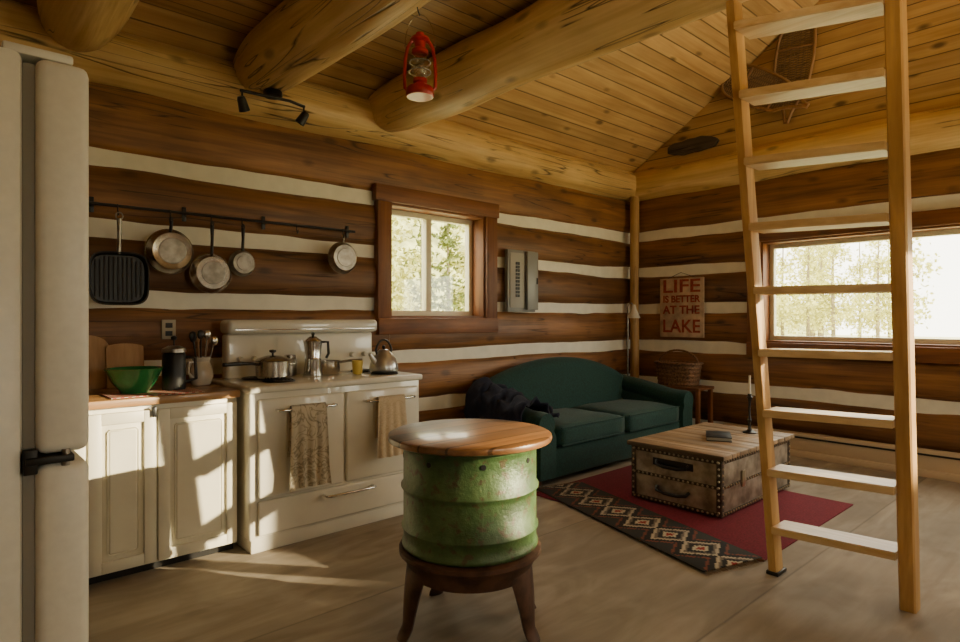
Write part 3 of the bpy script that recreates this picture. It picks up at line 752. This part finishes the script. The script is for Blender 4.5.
bm.faces.new(rings[0]); bm.faces.new(rings[-1])
P = [finish('woven_body', bm, M_wicker, ang=20), tube('rim', [(cx+.155*math.copysign(abs(math.cos(a))**.6, math.cos(a)), cy+.235*math.copysign(abs(math.sin(a))**.6, math.sin(a)), .825) for a in [2*pi*k/30 for k in range(30)]], .014, M_wicker, 8, closed=True),
     tube('hoop_handle', [(cx, cy-.225*math.cos(pi*k/14), .82+.14*math.sin(pi*k/14)) for k in range(15)], .011, M_wicker, 8)]
group('wicker_basket', (cx, cy, .592), P)

# floor lamp
fx, fy = 5.80, 3.93
P = [lathe('base', [(0, 0), (.12, 0), (.12, .012), (.02, .025), (0, .026)], (fx, fy, 0), M_steeld), cyl('pole', (fx, fy, .02), (fx, fy, 1.42), .009, M_steeld, 12),
     tube('gooseneck', [(fx, fy, 1.42), (fx, fy-.02, 1.46), (fx-.02, fy-.06, 1.47), (fx-.03, fy-.10, 1.44)], .007, M_steeld, 8),
     lathe('cone_shade', [(.018, .0), (.025, -.02), (.03, -.05), (.075, -.15), (.073, -.15), (.028, -.05)], (fx-.03, fy-.10, 1.45), M_white, 24)]
group('floor_lamp', (fx, fy, 0), P)

# ------------------------------------------------------------ rugs
def rug(name, corners_c, w, l, rot, mat, z, th=.008):
    bm = bmesh.new()
    add_box(bm, -w/2, w/2, -l/2, l/2, 0, th, .002)
    o = finish(name, bm, mat); o.location = (*corners_c, z); o.rotation_euler = (0, 0, rot); return o
rug('burgundy_area_rug', (4.02, 2.22), 1.46, 1.68, .0, M_rug, .001)
rk = rug('kilim_runner', (3.345, 2.25), .42, 1.66, -.29, M_kilim, .010)
bm = bmesh.new()
for sgn in (-1, 1):
    for k in range(30):
        x = -.20+.40*k/29; add_tube(bm, [(x, sgn*.83, .004), (x+random.uniform(-.01, .01), sgn*.865, .003)], .002, 4)
fr = finish('fringe', bm, M_hide); fr.parent = rk

# ------------------------------------------------------------ trunk
tx0, tx1, ty0, ty1, tb, tt = 3.75, 4.84, 1.84, 2.50, .02, .39
P = [box('body', tx0, tx1, ty0, ty1, tb, tt, M_trunk, .006)]
for k in range(6):
    a = tx0-.03+(tx1-tx0+.06)*k/6; P.append(box('top_plank_%d' % (k+1), a+.002, a+(tx1-tx0+.06)/6-.002, ty0-.03, ty1+.03, tt, tt+.03, M_trunktop, .004))
bm = bmesh.new(); w = .03; e = .006
for (x, y) in ((tx0, ty0), (tx1, ty0), (tx0, ty1), (tx1, ty1)):
    sx = 1 if x == tx0 else -1; sy = 1 if y == ty0 else -1
    xa, xb = sorted((x-sx*e, x+sx*w)); ya, yb = sorted((y-sy*e, y+sy*w)); add_box(bm, xa, xb, ya, yb, tb, tt-.002, .003)
for z in (tb, .195, tt-.032):
    add_box(bm, tx0-e*.7, tx1+e*.7, ty0-e*.7, ty1+e*.7, z, z+(.028 if z != .195 else .022), .003)
P.append(finish('metal_edging', bm, M_edge))
bm = bmesh.new()
def tack(x, y, z, ax):
    q = Matrix.Rotation(-pi/2, 4, 'Y') if ax == 0 else Matrix.Rotation(pi/2, 4, 'X')
    add_lathe(bm, [(.0085, 0), (.006, .005), (0, .007)], (x, y, z), 8, M=q)
for z in (tb+.014, .206, tt-.018):
    for k in range(19): tack(tx0-.005, ty0+.02+(ty1-ty0-.04)*k/18, z, 0)
    for k in range(30): tack(tx0+.02+(tx1-tx0-.04)*k/29, ty0-.005, z, 1)
for k in range(9):
    z = tb+.03+k*.04
    tack(tx0-.007, ty0+.012, z, 0); tack(tx0-.007, ty1-.012, z, 0); tack(tx0+.012, ty0-.007, z, 1); tack(tx1-.012, ty0-.007, z, 1)
P.append(finish('brass_tacks', bm, M_latch))
def thandle(nm, z):
    return tube(nm, [(tx0-.004, 2.06, z+.02), (tx0-.03, 2.07, z), (tx0-.034, 2.13, z-.012), (tx0-.034, 2.23, z-.012), (tx0-.03, 2.29, z), (tx0-.004, 2.30, z+.02)], .011, M_black, 8)
P += [thandle('handle_upper', .295), box('handle_plate_upper', tx0-.008, tx0, 2.03, 2.33, .28, .33, M_blackm, .003), thandle('handle_lower', .115)]
for k, x in enumerate((4.05, 4.5)): P.append(box('hasp_%d' % (k+1), x-.025, x+.025, ty0-.016, ty0-.003, .17, .28, M_latch, .005))
group('steamer_trunk_table', (4.28, 2.2, 0), P)
zt = tt+.03
P = [lathe('candlestick', [(0, 0), (.05, 0), (.05, .008), (.02, .02), (.012, .035), (.010, .08), (.018, .10), (.009, .12), (.009, .24), (.014, .26), (.024, .275), (.016, .28), (.014, .30), (0, .30)], (4.66, 2.06, zt), M_black, 20),
     cyl('taper_candle', (4.66, 2.06, zt+.29), (4.66, 2.06, zt+.44), .011, M_candle, 14, .008), cyl('wick', (4.66, 2.06, zt+.44), (4.66, 2.06, zt+.452), .0015, M_black, 6)]
group('candle_holder', (4.66, 2.06, zt), P)
bm = bmesh.new(); add_box(bm, -.13, .13, -.085, .085, 0, .006, .002); add_box(bm, -.125, .128, -.082, .082, .006, .026, .001, 1); add_box(bm, -.13, .13, -.085, .085, .026, .032, .002)
o = finish('leather_book', bm, [M_book, M_label]); o.location = (4.28, 2.12, zt); o.rotation_euler = (0, 0, .5)

# ------------------------------------------------------------ barrel table
bx0, by0 = 1.715, 1.955; ZB = .022
P = [lathe('round_top', [(0, 0), (.335, 0), (.347, .006), (.35, .016), (.347, .027), (.338, .032), (0, .032)], (bx0, by0, .76+ZB), M_tabletop, 72)]
R = .283
prof = [(0, .33), (R-.02, .33), (R-.004, .325), (R+.006, .333), (R+.006, .345), (R, .352), (R, .40), (R+.008, .408), (R+.008, .414), (R, .422), (R, .55), (R, .565), (R+.010, .573), (R+.010, .581), (R, .589), (R, .72), (R+.002, .735), (R+.007, .742), (R+.007, .754), (R-.003, .759), (0, .759)]
P.append(lathe('drum', prof, (bx0, by0, ZB), M_drum, 72, ang=60))
bm = bmesh.new()
for k in range(8):
    a = k*pi/4+.25; q = Matrix.Rotation(a, 4, 'Z') @ Matrix.Rotation(pi/2, 4, 'Y')
    add_lathe(bm, [(.011, 0), (.011, .002), (0, .002)], (bx0+R*math.cos(a), by0+R*math.sin(a), .705+ZB), 12, M=q)
P.append(finish('bolt_holes', bm, M_black))
P.append(lathe('stand_ring', [(0, .322), (.29, .322), (.302, .315), (.302, .298), (.286, .285), (.27, .25), (.26, .215), (.235, .205), (.235, .22), (.24, .27), (0, .275)], (bx0, by0, ZB), M_rust, 64))
def cleg(nm, a):
    d = Vector((math.cos(a), math.sin(a), 0)); tn = Vector((-d.y, d.x, 0)); bm = bmesh.new(); secs = []
    for i in range(15):
        t = i/14; z = (.30+ZB)*(1-t); r = .235+.02*math.sin(t*pi*1.0)+.055*t**2
        if t > .85: r += .02*(t-.85)/.15
        w = .075*(1-t)**1.1+.028; th = .026-.008*t
        if t > .9: w += .008
        c = Vector((bx0, by0, z))+d*r
        secs.append([bm.verts.new(c+tn*w*math.cos(k*pi/5)+d*th*math.sin(k*pi/5)) for k in range(10)])
    for A, B in zip(secs[:-1], secs[1:]):
        for k in range(10): bm.faces.new((A[k], A[(k+1) % 10], B[(k+1) % 10], B[k]))
    bm.faces.new(secs[0]); bm.faces.new(secs[-1]); return finish(nm, bm, M_rust, ang=60)
for k, a in enumerate((math.radians(227.8+d) for d in (-62, 58, 118, 212))): P.append(cleg('cast_leg_%d' % (k+1), a))
group('drum_table', (bx0, by0, 0), P)

# ------------------------------------------------------------ ladder
P = []
FB, FT = Vector((3.20, 1.28, 0)), Vector((2.63, 1.27, 3.20))
NB, NT = Vector((3.25, .72, 0)), Vector((2.88, .70, 3.20))
def rail(nm, a, b_, hw, hd):
    bm = bmesh.new(); secs = []
    for i in range(25):
        t = i/24; c = a.lerp(b_, t); s = 1+.04*noise.noise(Vector((t*5, a.y, 0)))
        secs.append([bm.verts.new(c+Vector((dx*hd*s, dy*hw*s, 0))) for dx, dy in ((-1, -.8), (-.8, -1), (.8, -1), (1, -.8), (1, .8), (.8, 1), (-.8, 1), (-1, .8))])
    for A, B in zip(secs[:-1], secs[1:]):
        for k in range(8): bm.faces.new((A[k], A[(k+1) % 8], B[(k+1) % 8], B[k]))
    bm.faces.new(secs[0]); bm.faces.new(secs[-1]); return finish(nm, bm, M_ladz, ang=30)
P += [rail('rail_far', FB, FT, .022, .042), rail('rail_near', NB, NT, .032, .045)]
for k in range(10):
    z = .25+.295*k
    a = FB.lerp(FT, z/3.2); b_ = NB.lerp(NT, z/3.2)
    bm = bmesh.new(); vs = []
    for p in (a+Vector((0, -.022, 0)), b_+Vector((0, .028, 0))):
        vs.append([bm.verts.new(p+Vector((dx, 0, dz))) for dx, dz in ((-.075, -.018), (.085, -.018), (.085, .018), (-.075, .018))])
    for q in range(4): bm.faces.new((vs[0][q], vs[0][(q+1) % 4], vs[1][(q+1) % 4], vs[1][q]))
    bm.faces.new(vs[0]); bm.faces.new(vs[1])
    bmesh.ops.bevel(bm, geom=bm.edges[:], offset=.004, segments=2, affect='EDGES')
    P.append(finish('step_%d' % (k+1), bm, M_lady))
P.append(box('foot_pad', 3.15, 3.26, 1.25, 1.31, 0, .02, M_black, .004))
group('loft_ladder', (3.2, 1.0, 0), P)

# ------------------------------------------------------------ track light
zb = 2.745; P = [lathe('canopy', [(0, .02), (.055, .02), (.06, .012), (.06, -.012), (.05, -.02), (0, -.02)], (1.64, 3.80, zb), M_black, 28)]
P.append(tube('bar', [(1.43, 3.79, zb-.03), (1.54, 3.81, zb-.02), (1.75, 3.79, zb-.02), (1.86, 3.80, zb-.03)], .010, M_black, 10))
for k, (x, s) in enumerate(((1.44, -1), (1.85, 1))):
    P.append(cyl('stem_%d' % (k+1), (x, 3.79, zb-.03), (x, 3.79, zb-.075), .006, M_black, 8))
    q = Matrix.Rotation(.45*s, 4, 'Y') @ Matrix.Rotation(.35, 4, 'X')
    P.append(lathe('spot_head_%d' % (k+1), [(0, .035), (.02, .033), (.026, .02), (.034, -.055), (.031, -.055), (.024, .0), (0, .0)], (x, 3.79, zb-.10), M_black, 22, M=q))
    P.append(lathe('lamp_lens_%d' % (k+1), [(0, -.045), (.029, -.045)], (x, 3.79, zb-.10), M_steel, 22, M=q))
group('track_light', (1.64, 3.8, zb), P)

# ------------------------------------------------------------ lantern
lx, ly, lz = 1.735, 2.34, 2.355
P = [lathe('fuel_tank', [(0, 0), (.062, 0), (.068, .008), (.068, .03), (.06, .045), (.03, .055), (.026, .065), (.034, .07), (.034, .085), (0, .086)], (lx, ly, lz), M_red, 36),
     lathe('globe', [(.030, .085), (.045, .115), (.048, .14), (.040, .18), (.030, .205)], (lx, ly, lz), M_globe, 32),
     lathe('chimney', [(.034, .203), (.040, .21), (.040, .222), (.026, .235), (.026, .262), (.048, .270), (.044, .282), (.022, .292), (.02, .305), (0, .308)], (lx, ly, lz), M_red, 32),
     lathe('burner', [(0, .085), (.02, .085), (.016, .105), (.006, .11), (0, .11)], (lx, ly, lz), M_latch, 16)]
dv = Vector((.741, -.672, 0))
for s in (-1, 1):
    pts = [Vector((lx, ly, lz))+dv*s*r+Vector((0, 0, z)) for r, z in ((.058, .03), (.072, .045), (.074, .10), (.070, .18), (.060, .235), (.044, .262), (.024, .276))]
    P.append(tube('side_tube_%d' % (1 if s < 0 else 2), pts, .0085, M_red, 10))
bm = bmesh.new()
for z, r in ((.12, .052), (.165, .050)): add_tube(bm, [(lx+r*math.cos(k*pi/12), ly+r*math.sin(k*pi/12), lz+z) for k in range(24)], .002, 6, closed=True)
P.append(finish('globe_guard', bm, M_steeld))
P.append(tube('bail', [Vector((lx, ly, lz+.24))+dv*(.072*math.cos(k*pi/14))+Vector((0, 0, .155*math.sin(k*pi/14))) for k in range(15)], .0025, M_steel, 6))
P.append(tube('hook', [(lx, ly, lz+.39), (lx-.01, ly, lz+.405), (lx-.02, ly, lz+.44)], .003, M_black, 6))
group('hanging_lantern', (lx, ly, lz), P)

# ------------------------------------------------------------ outside
box('ground_outside', -30, 60, -40, 50, -.6, -.2, M_ground, 0)
# wooded hillside behind the back wall
bm = bmesh.new(); cols = []
for i in range(41):
    x = -20+2*i; col = []
    for j in range(14):
        t = j/13; y = 19+9*t; z = -.3+9*t**1.2
        col.append(bm.verts.new((x, y+1.5*noise.noise(Vector((x*.2, t*3, 0))), z+1.0*noise.noise(Vector((x*.3, t*4, 2)))*t)))
    cols.append(col)
for A, B in zip(cols[:-1], cols[1:]):
    for k in range(13): bm.faces.new((A[k], B[k], B[k+1], A[k+1]))
finish('wooded_hillside', bm, M_hill)
def tree_mesh(kind):
    bm = bmesh.new()
    add_tube(bm, [(0, 0, 0), (.05, 0, 3), (0, .05, 6.5)], [.10, .07, .02], 8, 1)
    def leaf(c, s, asp=.6):
        q = Matrix.Rotation(random.uniform(0, 6), 3, Vector((random.random(), random.random(), random.random()+.1)).normalized())
        bm.faces.new([bm.verts.new(c+q @ Vector(p)) for p in ((-s, 0, 0), (0, -s*asp, 0), (s, 0, 0), (0, s*asp, 0))])
    if kind == 0:
        for k in range(170):   # drooping boughs with needle sprays
            z = random.uniform(.5, 6.4); a = random.uniform(0, 2*pi); ln = 1.35*(1-z/7)*random.uniform(.7, 1.1)
            for j in range(11):
                t = (j+1)/11; rr = ln*t
                c = Vector((rr*math.cos(a), rr*math.sin(a), z-.25*t*ln))+Vector((random.uniform(-.08, .08), random.uniform(-.08, .08), random.uniform(-.06, .03)))
                leaf(c, random.uniform(.07, .15), .4)
    else:
        cl = [Vector((random.uniform(-1, 1), random.uniform(-1, 1), random.uniform(1, 6.2))) for _ in range(26)]
        for k in range(1500):   # foliage in clumps around branch ends
            c0 = random.choice(cl); d = Vector((random.gauss(0, 1), random.gauss(0, 1), random.gauss(0, .8)))*.24
            leaf(c0+d, random.uniform(.05, .11), .7)
    me_o = finish('t', bm, [M_leaf if kind == 0 else M_leafy, M_trunkb], smooth=False, recalc=False); me = me_o.data; bpy.data.objects.remove(me_o); return me
meshes = [tree_mesh(0), tree_mesh(1)]
fe = bpy.data.objects.new('forest_trees', None); C.objects.link(fe)
pos = []
for k in range(26): pos.append((random.uniform(24, 40), random.uniform(-12, 14), 1))
for k in range(44): pos.append((random.uniform(-2, 18), random.uniform(10, 18), 0 if random.random() < .35 else 1))
for k, (x, y, kd) in enumerate(pos):
    o = bpy.data.objects.new('tree_%d' % k, meshes[kd]); C.objects.link(o)
    s = random.uniform(.8, 1.25); o.scale = (s, s, s); o.location = (x, y, -.25); o.rotation_euler = (0, 0, random.uniform(0, 6)); o.parent = fe

# ------------------------------------------------------------ lights
w = bpy.data.worlds.new('sky'); bpy.context.scene.world = w; w.use_nodes = True; nt = w.node_tree
bg = nt.nodes['Background']; bg.inputs[0].default_value = (1.0, .95, .78, 1); bg.inputs[1].default_value = 9.5
def area(name, loc, rot, sx, sy, e, col=(1, .88, .66), portal=False):
    l = bpy.data.lights.new(name, 'AREA'); l.shape = 'RECTANGLE'; l.size = sx; l.size_y = sy; l.energy = e; l.color = col
    if portal: l.cycles.is_portal = True
    o = bpy.data.objects.new(name, l); o.location = loc; o.rotation_euler = rot; C.objects.link(o); return o
area('portal_window_1', (3.26, 4.36, 1.76), (-pi/2, 0, 0), 1.1, 1.0, 1, portal=True)
area('portal_window_2', (6.40, 1.03, 1.56), (0, pi/2, 0), 1.05, 3.2, 1, portal=True)
area('portal_window_3', (5.12, -2.46, 1.65), (pi/2, 0, 0), 1.6, 1.4, 1, portal=True)
area('portal_added_window_4', (1.45, -2.46, 1.55), (pi/2, 0, 0), 1.15, 1.15, 1, portal=True)
# added fill lamps outside the front windows, tilted up to brighten room and beams
def aim(name, loc, tgt, sx, sy, e, col):
    o = area(name, loc, (0, 0, 0), sx, sy, e, col); o.rotation_euler = (Vector(tgt)-Vector(loc)).to_track_quat('-Z', 'Y').to_euler()
aim('added_fill_area', (1.4, -3.5, .2), (1.8, 1.5, 3.4), 2.0, 1.2, 750, (1, .83, .54))
aim('added_fill_area.001', (5.2, -3.7, .3), (3.0, 2.2, 3.4), 2.2, 1.4, 800, (1, .83, .54))
# low sun through front window (narrow beam)
tgt = Vector((.95, 3.42, .50)); dr = Vector((-.60, .75, -.185)).normalized()
l = bpy.data.lights.new('low_sun_beam', 'SPOT'); l.energy = 85000; l.color = (1, .84, .56); l.spot_size = math.radians(4.2); l.spot_blend = .25; l.shadow_soft_size = .06
o = bpy.data.objects.new('low_sun_beam', l); o.location = tgt-dr*20; o.rotation_euler = dr.to_track_quat('-Z', 'Y').to_euler(); C.objects.link(o)

# ------------------------------------------------------------ camera
cd = bpy.data.cameras.new('camera'); cd.lens = 22.76; cd.sensor_width = 36; cd.shift_y = -.003; cd.clip_start = .05
co = bpy.data.objects.new('camera', cd); co.location = (0, 0, 1.3); co.rotation_euler = (pi/2, 0, math.radians(-42.2)); C.objects.link(co)
bpy.context.scene.camera = co
